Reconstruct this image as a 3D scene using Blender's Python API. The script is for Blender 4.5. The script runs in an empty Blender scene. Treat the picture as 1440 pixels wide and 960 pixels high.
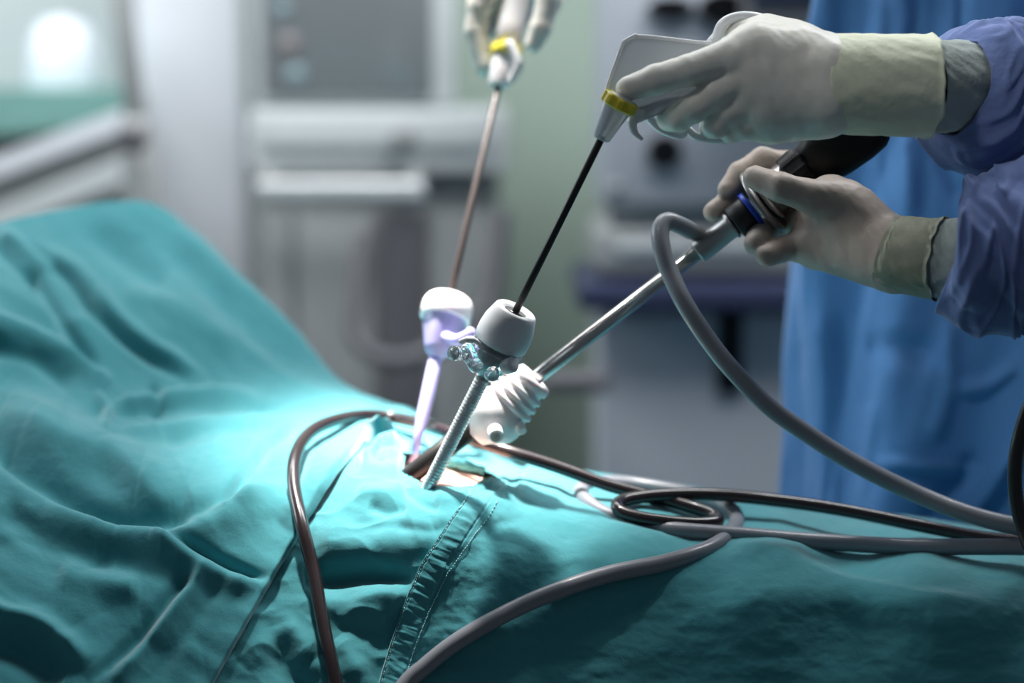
import bpy, bmesh, math, random
import numpy as np
from mathutils import Vector, Matrix

random.seed(7)
SC = bpy.context.scene
C = SC.collection
PI = math.pi

# ------------------------------------------------------------------ camera, world, lights
F_PX = 2800.0                         # focal length in pixels of the 1440x960 frame
CAM = np.array([0.0, 0.0, 1.30]); PITCH = math.radians(8.0)
FWD = np.array([0, math.cos(PITCH), -math.sin(PITCH)])
UPV = np.array([0, math.sin(PITCH), math.cos(PITCH)])
RGT = np.array([1.0, 0, 0])

cam_d = bpy.data.cameras.new('camera'); cam = bpy.data.objects.new('camera', cam_d); C.objects.link(cam)
cam.location = CAM; cam.rotation_euler = (math.radians(90) - PITCH, 0, 0)
cam_d.lens = F_PX / 1440 * 36; cam_d.sensor_width = 36; cam_d.clip_start = 0.05; cam_d.clip_end = 50
cam_d.dof.use_dof = True; cam_d.dof.focus_distance = 1.64; cam_d.dof.aperture_fstop = 1.7
cam_d.dof.aperture_blades = 9
SC.camera = cam
SC.view_settings.view_transform = 'Standard'; SC.view_settings.look = 'None'
SC.view_settings.gamma = 1; SC.view_settings.use_curve_mapping = False
SC.view_settings.exposure = 0.0

w = bpy.data.worlds.new('world'); SC.world = w; w.use_nodes = True
w.node_tree.nodes['Background'].inputs[0].default_value = (0.50, 0.62, 0.74, 1)
w.node_tree.nodes['Background'].inputs[1].default_value = 0.12

def look(o, loc, tgt):
    o.location = loc
    o.rotation_euler = (Vector(tgt) - Vector(loc)).to_track_quat('-Z', 'Y').to_euler()
def area(name, loc, tgt, e, col, sx, sy):
    l = bpy.data.lights.new(name, 'AREA'); l.energy = e; l.color = col; l.shape = 'RECTANGLE'; l.size = sx; l.size_y = sy
    o = bpy.data.objects.new(name, l); C.objects.link(o); look(o, loc, tgt); return o
def spot(name, loc, tgt, e, col, ang, blend, rad):
    l = bpy.data.lights.new(name, 'SPOT'); l.energy = e; l.color = col; l.spot_size = math.radians(ang); l.spot_blend = blend
    l.shadow_soft_size = rad
    o = bpy.data.objects.new(name, l); C.objects.link(o); look(o, loc, tgt); return o
spot('surgical_lamp_light', (-0.20, 2.05, 2.55), (-0.085, 1.80, 0.95), 1080, (1.0, 0.95, 0.90), 15, 1.0, 0.09)
area('window_light_left', (-2.6, 2.8, 2.1), (-0.5, 2.1, 1.0), 30, (0.84, 0.94, 1.0), 1.4, 1.0)
spot('hand_fill_light', (-0.55, 0.95, 2.6), (0.27, 1.66, 1.44), 46, (0.98, 0.98, 0.96), 20, 1.0, 0.15)  # unseen fill spot, added to brighten the gloved hands and cuffs from the front
area('ceiling_light_far', (-0.9, 2.9, 2.7), (-0.6, 4.2, 0.7), 35, (0.96, 0.97, 1.0), 1.8, 0.6)
area('ceiling_light_far_right', (0.9, 2.4, 2.7), (0.25, 3.6, 0.6), 38, (0.96, 0.98, 1.0), 1.2, 0.5)
area('ceiling_light_above', (-0.2, 2.3, 2.75), (-0.05, 1.95, 1.0), 11, (0.94, 0.97, 1.0), 1.0, 0.7)

# ------------------------------------------------------------------ geometry helpers
def W(px, py, d):
    """point seen at pixel (px,py) at distance d in front of the lens"""
    px = np.asarray(px, float); py = np.asarray(py, float); d = np.asarray(d, float)
    x = (px - 720) / F_PX * d; y = (480 - py) / F_PX * d
    return CAM + x[..., None] * RGT + y[..., None] * UPV + d[..., None] * FWD
def Q(px, py, Y):
    """x and z where the line of sight through a pixel meets the upright plane y=Y"""
    r = (px - 720) / F_PX * RGT + (480 - py) / F_PX * UPV + FWD
    t = Y / r[1]; p = CAM + r * t
    return p[0], p[2]
def proj_x(P):
    v = P - CAM; d = v @ FWD
    return 720 + F_PX * (v @ RGT) / d, 480 - F_PX * (v @ UPV) / d
def along(A, B, px=None, py=None):
    lo, hi = -1.0, 2.0
    k = 0 if px is not None else 1; tgt = px if px is not None else py
    f = lambda t: proj_x(A + (B - A) * t)[k] - tgt
    s = f(lo)
    for _ in range(50):
        m = (lo + hi) / 2
        if f(m) * s > 0: lo = m
        else: hi = m
    return A + (B - A) * lo
_org = {}
def empty(name, label, cat, loc, group=None):
    o = bpy.data.objects.new(name, None); C.objects.link(o); o.location = tuple(map(float, loc)); o.empty_display_size = 0.02
    o['label'] = label; o['category'] = cat
    if group: o['group'] = group
    _org[o.name] = np.array(o.location); return o
def tag(o, label, cat, group=None):
    o['label'] = label; o['category'] = cat
    if group: o['group'] = group
    return o
def obj(name, V, F, mat, parent=None, smooth=True, label=None, auto=None):
    V = np.asarray(V, float)
    org = _org[parent.name] if parent is not None else V.mean(0)
    me = bpy.data.meshes.new(name); me.from_pydata([tuple(v) for v in (V - org)], [], [tuple(int(i) for i in f) for f in F])
    me.update(); me.materials.append(mat)
    if smooth: me.polygons.foreach_set('use_smooth', [True] * len(me.polygons))
    if auto is not None:
        me.set_sharp_from_angle(angle=math.radians(auto))
    o = bpy.data.objects.new(name, me); C.objects.link(o)
    if parent is not None:
        o.parent = parent; _org[o.name] = org
    else:
        o.location = tuple(org); _org[o.name] = org
    if label: o['label'] = label
    return o
class MB:
    def __init__(s): s.V = []; s.F = []
    def add(s, V, F):
        n = len(s.V); s.V.extend([tuple(v) for v in V]); s.F.extend([tuple(i + n for i in f) for f in F]); return s
    def out(s): return np.array(s.V), s.F
def box(x0, x1, y0, y1, z0, z1, bev=0.004, seg=2):
    bm = bmesh.new(); bmesh.ops.create_cube(bm, size=1)
    for v in bm.verts:
        v.co = Vector(((x0 + x1) / 2 + v.co.x * (x1 - x0), (y0 + y1) / 2 + v.co.y * (y1 - y0), (z0 + z1) / 2 + v.co.z * (z1 - z0)))
    if bev: bmesh.ops.bevel(bm, geom=bm.edges[:], offset=min(bev, .45 * min(x1 - x0, y1 - y0, z1 - z0)), segments=seg, affect='EDGES', profile=0.6)
    V = [tuple(v.co) for v in bm.verts]; F = [[v.index for v in f.verts] for f in bm.faces]; bm.free()
    return V, F
def catmull(P, n=8, closed=False):
    P = np.asarray(P, float); out = []
    N = len(P)
    rng = range(N) if closed else range(N - 1)
    for i in rng:
        if closed: p0, p1, p2, p3 = P[i - 1], P[i], P[(i + 1) % N], P[(i + 2) % N]
        else: p0, p1, p2, p3 = P[max(i - 1, 0)], P[i], P[i + 1], P[min(i + 2, N - 1)]
        for k in range(n):
            t = k / n
            out.append(.5 * ((2 * p1) + (-p0 + p2) * t + (2 * p0 - 5 * p1 + 4 * p2 - p3) * t * t + (-p0 + 3 * p1 - 3 * p2 + p3) * t ** 3))
    if not closed: out.append(P[-1])
    return np.array(out)
def frames(P, closed=False):
    P = np.asarray(P, float)
    T = np.gradient(P, axis=0)
    if closed: T = np.roll(P, -1, 0) - np.roll(P, 1, 0)
    T /= np.linalg.norm(T, axis=1)[:, None] + 1e-12
    a = np.array([0, 0, 1.0]) if abs(T[0][2]) < .9 else np.array([1.0, 0, 0])
    n = np.cross(T[0], a); n /= np.linalg.norm(n); Ns = [n]
    for i in range(1, len(P)):
        n = Ns[-1] - T[i] * (Ns[-1] @ T[i]); n /= np.linalg.norm(n); Ns.append(n)
    Ns = np.array(Ns); return T, Ns, np.cross(T, Ns)
def tube(P, r, seg=14, closed=False, cap=True, flat=1.0):
    P = np.asarray(P, float); n = len(P); r = np.broadcast_to(np.asarray(r, float), (n,))
    T, N, B = frames(P, closed)
    if cap and not closed:     # rounded ends
        r = np.concatenate([[r[0] * .05, r[0] * .7], r, [r[-1] * .7, r[-1] * .05]])
        P = np.vstack([P[0] - T[0] * r[2] * .5, P[0] - T[0] * r[2] * .35, P, P[-1] + T[-1] * r[-3] * .35, P[-1] + T[-1] * r[-3] * .5])
        N = np.vstack([N[0], N[0], N, N[-1], N[-1]]); B = np.vstack([B[0], B[0], B, B[-1], B[-1]]); n = len(P)
    th = np.arange(seg) * 2 * PI / seg
    V = (P[:, None] + r[:, None, None] * (np.cos(th)[None, :, None] * N[:, None] + flat * np.sin(th)[None, :, None] * B[:, None])).reshape(-1, 3)
    F = []
    for i in range(n if closed else n - 1):
        j = (i + 1) % n
        for k in range(seg):
            k2 = (k + 1) % seg; F.append((i * seg + k, i * seg + k2, j * seg + k2, j * seg + k))
    if not closed:
        F.append(tuple(range(seg))[::-1]); F.append(tuple((n - 1) * seg + k for k in range(seg)))
    return V, F
def basis(ax, ref=None):
    ax = np.asarray(ax, float); ax = ax / np.linalg.norm(ax)
    if ref is None: ref = np.array([0, 0, 1.0]) if abs(ax[2]) < .9 else np.array([1.0, 0, 0])
    n = ref - ax * (ref @ ax); n /= np.linalg.norm(n); return ax, n, np.cross(ax, n)
def lathe(prof, p0, ax, seg=40, mod=None, sx=1.0, sy=1.0, ref=None):
    """prof: (distance along axis, radius); mod(theta, t) scales the radius"""
    ax, n, b = basis(ax, ref); V = []; F = []
    for t, r in prof:
        for k in range(seg):
            a = 2 * PI * k / seg; rr = max(r, 1e-5) * (mod(a, t) if mod else 1)
            V.append(np.asarray(p0) + ax * t + n * math.cos(a) * rr * sx + b * math.sin(a) * rr * sy)
    m = len(prof)
    for i in range(m - 1):
        for k in range(seg):
            k2 = (k + 1) % seg; F.append((i * seg + k, i * seg + k2, (i + 1) * seg + k2, (i + 1) * seg + k))
    if prof[0][1] > 1e-4: F.append(tuple(range(seg))[::-1])
    if prof[-1][1] > 1e-4: F.append(tuple((m - 1) * seg + k for k in range(seg)))
    return V, F
def plate(pts, d, th, bev=0.0012):
    """outline given as pixels at distance d, with real thickness th along the view depth"""
    bm = bmesh.new()
    vs = [bm.verts.new(tuple(W(x, y, d - th / 2))) for x, y in pts]
    f = bm.faces.new(vs)
    r = bmesh.ops.extrude_face_region(bm, geom=[f])
    for v in [g for g in r['geom'] if isinstance(g, bmesh.types.BMVert)]: v.co += Vector(FWD * th)
    bmesh.ops.recalc_face_normals(bm, faces=bm.faces[:])
    if bev: bmesh.ops.bevel(bm, geom=bm.edges[:], offset=bev, segments=2, affect='EDGES', clamp_overlap=True)
    bm.verts.index_update()
    V = [tuple(v.co) for v in bm.verts]; F = [[v.index for v in f.verts] for f in bm.faces]; bm.free(); return V, F
# noise
_rs = np.random.RandomState(11); _perm = _rs.permutation(256); _g3 = _rs.normal(size=(256, 3)); _g3 /= np.linalg.norm(_g3, axis=1)[:, None]
def noise(x, y, z=0.0):
    x, y, z = np.broadcast_arrays(np.asarray(x, float), np.asarray(y, float), np.asarray(z, float))
    xi, yi, zi = np.floor(x).astype(int), np.floor(y).astype(int), np.floor(z).astype(int)
    xf, yf, zf = x - xi, y - yi, z - zi
    u, v, s = [t * t * t * (t * (t * 6 - 15) + 10) for t in (xf, yf, zf)]
    def g(a, b, c):
        h = _perm[(_perm[(_perm[(xi + a) & 255] + yi + b) & 255] + zi + c) & 255]
        G = _g3[h]; return G[..., 0] * (xf - a) + G[..., 1] * (yf - b) + G[..., 2] * (zf - c)
    L = lambda a, b, t: a + (b - a) * t
    return L(L(L(g(0, 0, 0), g(1, 0, 0), u), L(g(0, 1, 0), g(1, 1, 0), u), v), L(L(g(0, 0, 1), g(1, 0, 1), u), L(g(0, 1, 1), g(1, 1, 1), u), v), s) * 1.6
def smin(a, b, k):
    h = np.clip(.5 + .5 * (b - a) / k, 0, 1); return b * (1 - h) + a * h - k * h * (1 - h)
def nets(f, org, h):
    """surface nets of the sampled field f (inside < 0)"""
    ins = f < 0; nx, ny, nz = f.shape
    cs = np.zeros((nx - 1, ny - 1, nz - 1)); pos = np.zeros(cs.shape + (3,)); base = np.stack(np.meshgrid(*[np.arange(n - 1) for n in f.shape], indexing='ij'), -1)
    for ax in range(3):
        o1, o2 = [a for a in range(3) if a != ax]
        for a in (0, 1):
            for b in (0, 1):
                s0 = [0, 0, 0]; s0[o1] = a; s0[o2] = b; s1 = list(s0); s1[ax] = 1
                sl = lambda s: tuple(slice(s[i], s[i] + f.shape[i] - 1) for i in range(3))
                f0, f1 = f[sl(s0)], f[sl(s1)]; c = (f0 < 0) != (f1 < 0)
                t = np.where(c, f0 / np.where(c, f0 - f1, 1), 0)
                p = np.zeros(cs.shape + (3,)); p[..., o1] = a; p[..., o2] = b; p[..., ax] = t
                pos += p * c[..., None]; cs += c
    act = cs > 0; idx = -np.ones(cs.shape, int); idx[act] = np.arange(act.sum())
    V = (base[act] + pos[act] / cs[act][:, None]) * h + org
    F = []
    for ax in range(3):
        o1, o2 = (ax + 1) % 3, (ax + 2) % 3
        s0 = [slice(1, n - 1) for n in f.shape]; s0[ax] = slice(0, f.shape[ax] - 1); s1 = list(s0); s1[ax] = slice(1, f.shape[ax])
        a, b = ins[tuple(s0)], ins[tuple(s1)]
        ch = np.argwhere(a != b)
        if not len(ch): continue
        off = np.ones(3, int); off[ax] = 0; e = ch + off
        def cell(d1, d2):
            q = e.copy(); q[:, o1] += d1; q[:, o2] += d2; return idx[q[:, 0], q[:, 1], q[:, 2]]
        q = np.stack([cell(-1, -1), cell(0, -1), cell(0, 0), cell(-1, 0)], 1)
        aa = a[tuple(ch.T)]
        q[~aa] = q[~aa][:, ::-1]
        F += q.tolist()
    return V, F
def capsule(P, a, b, ra, rb):
    ab = b - a; t = np.clip(((P - a) @ ab) / (ab @ ab + 1e-12), 0, 1)
    return np.linalg.norm(P - a - t[..., None] * ab, axis=-1) - (ra + (rb - ra) * t)
def sdf_hand(palm, fingers, h=0.0016, kp=0.014, kf=0.009, wrinkle=0.0005):
    pts = np.array([p for s in palm for p in s[:2]] + [q[0] for f in fingers for q in f]); m = 0.024
    lo, hi = pts.min(0) - m, pts.max(0) + m
    ax = [np.arange(lo[i], hi[i], h) for i in range(3)]
    P = np.stack(np.meshgrid(*ax, indexing='ij'), -1)
    d = None
    for a, b, ra, rb in palm:
        c = capsule(P, a, b, ra, rb); d = c if d is None else smin(d, c, kp)
    pal = d; tot = d
    for f in fingers:
        g = None
        for (a, ra), (b, rb) in zip(f[:-1], f[1:]):
            c = capsule(P, a, b, ra, rb); g = c if g is None else smin(g, c, .003)
        tot = smin(tot, smin(g, pal, kf), 0.0012)
    if wrinkle:
        tot = tot + wrinkle * noise(P[..., 0] * 95, P[..., 1] * 95, P[..., 2] * 60) + wrinkle * .8 * noise(P[..., 0] * 190 + P[..., 2] * 120, P[..., 1] * 120, P[..., 2] * 60)
    return nets(tot, lo, h)

# ------------------------------------------------------------------ materials
def srgb(r, g, b):
    f = lambda c: (c / 255) / 12.92 if c / 255 <= .04045 else ((c / 255 + .055) / 1.055) ** 2.4
    return (f(r), f(g), f(b), 1)
def mat(name, col, rough=.5, metal=0, trans=0, ior=1.45, sheen=0, coat=0, spec=None, bump=None, alpha=1, emit=None, sss=0, var=None):
    m = bpy.data.materials.new(name); m.use_nodes = True; nt = m.node_tree; b = nt.nodes['Principled BSDF']
    b.inputs['Base Color'].default_value = col; b.inputs['Roughness'].default_value = rough; b.inputs['Metallic'].default_value = metal
    b.inputs['Transmission Weight'].default_value = trans; b.inputs['IOR'].default_value = ior
    b.inputs['Sheen Weight'].default_value = sheen; b.inputs['Sheen Roughness'].default_value = .4; b.inputs['Coat Weight'].default_value = coat; b.inputs['Alpha'].default_value = alpha
    if spec is not None: b.inputs['Specular IOR Level'].default_value = spec
    if sss:
        b.inputs['Subsurface Weight'].default_value = sss; b.inputs['Subsurface Radius'].default_value = (.008, .005, .003); b.inputs['Subsurface Scale'].default_value = .6
    tc = nt.nodes.new('ShaderNodeTexCoord')
    if emit:
        b.inputs['Emission Color'].default_value = emit[0]; b.inputs['Emission Strength'].default_value = emit[1]
    if var:   # (scale, amount): mottled tone
        n = nt.nodes.new('ShaderNodeTexNoise'); n.inputs['Scale'].default_value = var[0]; n.inputs['Detail'].default_value = 5
        mx = nt.nodes.new('ShaderNodeMix'); mx.data_type = 'RGBA'
        nt.links.new(tc.outputs['Object'], n.inputs['Vector']); nt.links.new(n.outputs['Fac'], mx.inputs['Factor'])
        k = var[1]
        mx.inputs['A'].default_value = tuple(c * (1 - k) for c in col[:3]) + (1,); mx.inputs['B'].default_value = tuple(min(1, c * (1 + k)) for c in col[:3]) + (1,)
        nt.links.new(mx.outputs['Result'], b.inputs['Base Color'])
    if bump:   # list of (kind, scale, strength, distance)
        last = None
        for kind, sc, st, dist in bump:
            if kind == 'noise':
                n = nt.nodes.new('ShaderNodeTexNoise'); n.inputs['Scale'].default_value = sc; n.inputs['Detail'].default_value = 4; out = n.outputs['Fac']
                nt.links.new(tc.outputs['Object'], n.inputs['Vector'])
            else:
                n = nt.nodes.new('ShaderNodeTexWave'); n.inputs['Scale'].default_value = sc; n.inputs['Distortion'].default_value = 1.0
                n.bands_direction = kind; out = n.outputs['Fac']; nt.links.new(tc.outputs['Object'], n.inputs['Vector'])
            bp = nt.nodes.new('ShaderNodeBump'); bp.inputs['Strength'].default_value = st; bp.inputs['Distance'].default_value = dist
            nt.links.new(out, bp.inputs['Height'])
            if last: nt.links.new(last.outputs['Normal'], bp.inputs['Normal'])
            last = bp
        nt.links.new(last.outputs['Normal'], b.inputs['Normal'])
    return m
M = dict(
    drape=mat('teal_cotton', (0.068, 0.300, 0.335, 1), .85, sheen=.5, spec=.15, var=(14, .10), bump=[('noise', 26, .45, .006), ('noise', 900, .35, .0006), ('noise', 130, .25, .0012)]),
    hem=mat('teal_hem', (0.075, 0.290, 0.33, 1), .85, sheen=.6, spec=.15, bump=[('noise', 900, .4, .0006), ('noise', 190, .5, .0015)]),
    thread=mat('hem_thread', srgb(150, 200, 205), .8),
    gown=mat('blue_gown', srgb(90, 138, 194), .8, sheen=.3, spec=.2, var=(5, .10), bump=[('noise', 12, .45, .012), ('noise', 60, .18, .003)]),
    sleeve=mat('blue_violet_gown', srgb(104, 122, 172), .8, sheen=.3, spec=.2, var=(8, .10), bump=[('noise', 30, .45, .006), ('noise', 120, .2, .002)]),
    glove=mat('latex_glove', srgb(222, 220, 212), .42, sss=.25, spec=.35, bump=[('noise', 45, .3, .003), ('noise', 160, .22, .001)]),
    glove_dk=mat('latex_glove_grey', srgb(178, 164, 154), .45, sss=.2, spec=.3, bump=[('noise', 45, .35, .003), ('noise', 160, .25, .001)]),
    cuff=mat('glove_cuff', srgb(216, 220, 196), .55, spec=.25, bump=[('noise', 70, .4, .003), ('noise', 220, .25, .001)]),
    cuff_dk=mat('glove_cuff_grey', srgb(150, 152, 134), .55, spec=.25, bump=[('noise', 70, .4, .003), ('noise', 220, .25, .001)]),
    knit=mat('knit_cuff', srgb(158, 168, 164), .9, sheen=.3, spec=.1, bump=[('noise', 320, .5, .001), ('noise', 60, .4, .003)]),
    skin=mat('skin', srgb(238, 186, 166), .5, sss=.3, var=(30, .12), bump=[('noise', 120, .3, .001)]),
    steel=mat('brushed_steel', srgb(200, 198, 196), .22, metal=1, bump=[('noise', 300, .05, .0005)]),
    steel_dk=mat('dark_steel', srgb(120, 118, 118), .3, metal=1),
    blackshaft=mat('black_shaft', srgb(32, 31, 31), .38, spec=.5, bump=[('noise', 500, .1, .0004)]),
    greyshaft=mat('grey_brown_shaft', srgb(66, 58, 56), .4),  # even grey-brown tone, lighter than the near grasper's shaft
    black=mat('black_plastic', srgb(8, 8, 10), .45, spec=.3),
    blackrub=mat('black_rubber', srgb(24, 24, 28), .5),
    blue=mat('blue_ring', srgb(30, 70, 190), .35),
    cap_grey=mat('grey_matte_plastic', srgb(230, 232, 234), .45, sss=.1),
    cap_white=mat('white_plastic', srgb(240, 238, 240), .35, sss=.2),
    clear=mat('clear_plastic', srgb(232, 238, 242), .05, trans=.88, ior=1.46),
    violet=mat('violet_clear_plastic', srgb(206, 198, 244), .18, trans=.35, ior=1.4),
    milky=mat('milky_plastic', srgb(226, 230, 234), .25, trans=.35, ior=1.4, coat=.3),
    milky_edge=mat('milky_plastic_rim', srgb(238, 240, 242), .2, trans=.15, coat=.4),
    yellow=mat('yellow_plastic', srgb(214, 198, 52), .4, sss=.1),
    cable_brown=mat('brown_cable', srgb(44, 35, 37), .26, coat=.3, spec=.6),
    cable_black=mat('black_cable', srgb(34, 30, 32), .28, coat=.3),
    cable_grey=mat('grey_silicone_cable', srgb(134, 137, 144), .34, coat=.15, spec=.5),
    metalcup=mat('dull_metal', srgb(150, 148, 148), .34, metal=.85),
    wall=mat('greenish_wall', srgb(158, 176, 164), .8, var=(1.5, .06), bump=[('noise', 60, .1, .002)]),
    floor=mat('vinyl_floor', srgb(110, 118, 120), .4, var=(3, .1)),
    white=mat('white_panel', srgb(226, 229, 234), .5, var=(2, .03)),
    lgrey=mat('light_grey_enamel', srgb(196, 202, 202), .45, var=(2, .04)),
    mgrey=mat('mid_grey_enamel', srgb(152, 155, 155), .5, var=(3, .05)),
    dgrey=mat('dark_grey_enamel', srgb(98, 98, 102), .5),
    bluegrey=mat('blue_grey_console', srgb(170, 176, 184), .5, var=(3, .05)),
    navy=mat('navy_band', srgb(46, 52, 80), .5),
    screen=mat('grey_screen', srgb(112, 118, 120), .25, coat=.5),
    chrome=mat('polished_rail', srgb(236, 238, 238), .25, metal=.5),
    cyanled=mat('screen_patch', srgb(128, 150, 154), .5, emit=(srgb(150, 195, 205), .10)),
    pinkled=mat('screen_patch_pink', srgb(126, 122, 122), .5, emit=(srgb(190, 160, 160), .05)),
    sheetgreen=mat('green_sheet', srgb(112, 156, 148), .85, sheen=.2),
    lamp=mat('lamp_glow', srgb(235, 242, 248), .5, emit=(srgb(225, 238, 248), .12)),
)

# ------------------------------------------------------------------ the room and what stands at its far side
YW = 4.30
def pbox(px0, px1, py0, py1, Y, th, bev=.004):
    x0, z1 = Q(px0, py0, Y); x1, z0 = Q(px1, py1, Y)
    return box(x0, x1, Y, Y + th, z0, z1, bev)
def struct(o): o['kind'] = 'structure'; return o
struct(obj('floor', *box(-3.2, 3.2, -.5, YW + .1, -.1, 0, 0), M['floor'], smooth=False))
struct(obj('wall_back', *box(-3.2, 3.2, YW, YW + .1, 0, 2.9, 0), M['wall'], smooth=False))

# tall white cabinet
t = empty('tall_cabinet', 'tall plain white cabinet between the clamped grey pole and the monitor cart', 'cabinet', (-.75, 4.0, 0))
x0, _ = Q(188, 0, 3.9); x1, _ = Q(346, 0, 3.9)
obj('body', *box(x0, x1, 3.92, 4.28, 0.0, 1.95, .01), M['white'], t, auto=30)
obj('door', *box(x0 + .012, x1 - .012, 3.90, 3.92, .08, 1.93, .005), M['white'], t, auto=30)

# monitor cart (blurred, with grey screen)
YC = 3.55
t = empty('monitor_cart', 'light grey equipment cart with a large grey screen and a bright push rail', 'equipment cart', (-.3, YC, 0))
xa, _ = Q(352, 0, YC); xb, _ = Q(640, 0, YC); xc, _ = Q(716, 0, YC)
def z(py, Y=YC): return Q(720, py, Y)[1]
mh = obj('monitor_housing', *box(xa, xb, YC, YC + .14, z(150), 1.78, .02), M['lgrey'], t, auto=30)
sx0, _ = Q(368, 0, YC); sx1, _ = Q(608, 0, YC)
obj('screen', *box(sx0, sx1, YC - .012, YC + .004, z(136), 1.70, .01), M['screen'], mh, auto=30)
for (cx, cy, rr, mt) in ((417, 104, 12, 'cyanled'), (408, 62, 14, 'pinkled'), (398, 12, 10, 'cyanled')):
    x, zz = Q(cx, cy, YC); obj('screen_indicator', *lathe([(0, .001), (0, rr * .00127), (.003, rr * .00127), (.003, .001)], (x, YC - .015, zz), (0, 1, 0), 24), M[mt], mh)
bd = obj('console', *box(xa - .005, xc, YC - .03, YC + .32, z(242), z(152), .015), M['lgrey'], t, auto=30)
obj('drawer', *box(xa + .02, xc - .03, YC - .042, YC - .028, z(206), z(160), .004), M['lgrey'], bd, auto=30)
x, zz = Q(570, 190, YC); obj('dial', *lathe([(0, .001), (0, .022), (.02, .020), (.022, .001)], (x, YC - .065, zz), (0, 1, 0), 24), M['mgrey'], bd)
p0 = np.array(list(Q(362, 267, YC - .09)[:1]) + [YC - .09] + [Q(362, 267, YC - .09)[1]]); x1, z1 = Q(598, 262, YC - .09)
obj('push_rail', *box(p0[0], x1, YC - .11, YC - .085, p0[2] - .016, p0[2] + .018, .012, 4), M['chrome'], t, auto=40)
for px in (380, 586):
    x, _ = Q(px, 0, YC); obj('rail_bracket', *box(x - .012, x + .012, YC - .088, YC - .028, z(266) - .01, z(250) + .02, .004), M['mgrey'], t, auto=30)
obj('lower_body', *box(xa, xc - .02, YC + .02, YC + .32, .12, z(246), .012), M['mgrey'], t, auto=30)
for a, b, mt in ((362, 404, 'mgrey'), (412, 520, 'lgrey'), (528, 596, 'dgrey'), (604, 692, 'mgrey')):
    x0, _ = Q(a, 0, YC); x1, _ = Q(b, 0, YC); obj('front_panel', *box(x0, x1, YC + .006, YC + .022, .16, z(300), .005), M['mgrey' if mt == 'lgrey' else mt], t, auto=30)
for s in (xa + .05, xc - .08):
    obj('caster', *lathe([(0, .001), (0, .05), (.03, .05), (.03, .001)], (s, YC + .1, .06), (1, 0, 0), 24), M['black'], t)
# hose hanging on the cart
P = catmull([W(*q) for q in ((512, 330, 3.42), (505, 400, 3.40), (500, 470, 3.38), (540, 505, 3.36), (590, 500, 3.36), (640, 470, 3.4), (690, 420, 3.44), (706, 300, 3.46))], 8)
tag(obj('breathing_hose', *tube(P, .016, 12), M['dgrey']), 'dark grey corrugated hose hanging in front of the monitor cart', 'hose')

# right-hand equipment tower
YT = 3.15
t = empty('equipment_tower', 'blue grey equipment tower with black round sockets and a dark blue shelf band', 'equipment tower', (.3, YT, 0))
zt = lambda py: Q(720, py, YT)[1]
X = lambda px: Q(px, 0, YT)[0]
obj('cabinet_body', *box(X(858), X(1250), YT + .02, YT + .45, .1, 1.62, .012), M['mgrey'], t, auto=30)
un = obj('upper_unit', *box(X(846), X(1260), YT - .02, YT + .3, zt(288), 1.60, .015), M['bluegrey'], t, auto=30)
for cx, cy, rr, rz in ((943, 12, 30, 15), (1016, 12, 32, 22), (934, 213, 23, 22), (1000, 118, 18, 14)):
    x, zz = Q(cx, cy, YT - .03)
    s = obj('socket', *lathe([(0, .001), (0, rr * .00112), (.016, rr * .00112), (.016, .001)], (x, YT - .036, zz), (0, 1, 0), 32, sx=rz / rr), M['black'], un, auto=30)
    obj('socket_rim', *lathe([(0, rr * .00112), (-.004, rr * .00118), (0, rr * .00124), (.012, rr * .00124)], (x, YT - .034, zz), (0, 1, 0), 32, sx=rz / rr), M['dgrey'], s)
x, zz = Q(866, 264, YT - .03); obj('small_knob', *lathe([(0, .001), (0, .009), (.012, .010), (.012, .001)], (x, YT - .034, zz), (0, 1, 0), 20), M['mgrey'], un)
md = obj('middle_unit', *box(X(838), X(1260), YT - .03, YT + .3, zt(382), zt(322), .012), M['mgrey'], t, auto=30)
obj('name_strip', *box(X(870), X(1080), YT - .037, YT - .028, zt(352), zt(338), .002), M['lgrey'], md, auto=30)
obj('shelf', *box(X(812), X(1270), YT - .09, YT + .3, zt(428), zt(392), .012), M['navy'], t, auto=30)
lw = obj('lower_unit', *box(X(846), X(1260), YT - .02, YT + .3, .15, zt(436), .012), M['bluegrey'], t, auto=30)
obj('handle_slot', *box(X(1012), X(1050), YT - .034, YT - .018, zt(550), zt(430), .008), M['black'], lw, auto=30)
x, zz = Q(818, 540, YT - .1); obj('release_lever', *box(x - .06, x + .045, YT - .10, YT - .05, zz - .016, zz + .016, .014, 4), M['dgrey'], t, auto=40)
for s in (X(880), X(1200)):
    obj('caster', *lathe([(0, .001), (0, .05), (.03, .05), (.03, .001)], (s, YT + .1, .06), (1, 0, 0), 24), M['black'], t)
x, zz = Q(1085, 2, 3.0)
t2 = empty('video_unit', 'dark box unit on the equipment tower beside the blue gown', 'video unit', (x, 3.0, zz))
obj('case', *box(x - .035, x + .16, 2.95, 3.1, zz - .035, zz + .12, .006), M['dgrey'], t2, auto=30)
obj('blue_top', *box(x - .045, x + .16, 2.94, 2.952, zz + .0, zz + .12, .004), M['navy'], t2, auto=30)

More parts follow.
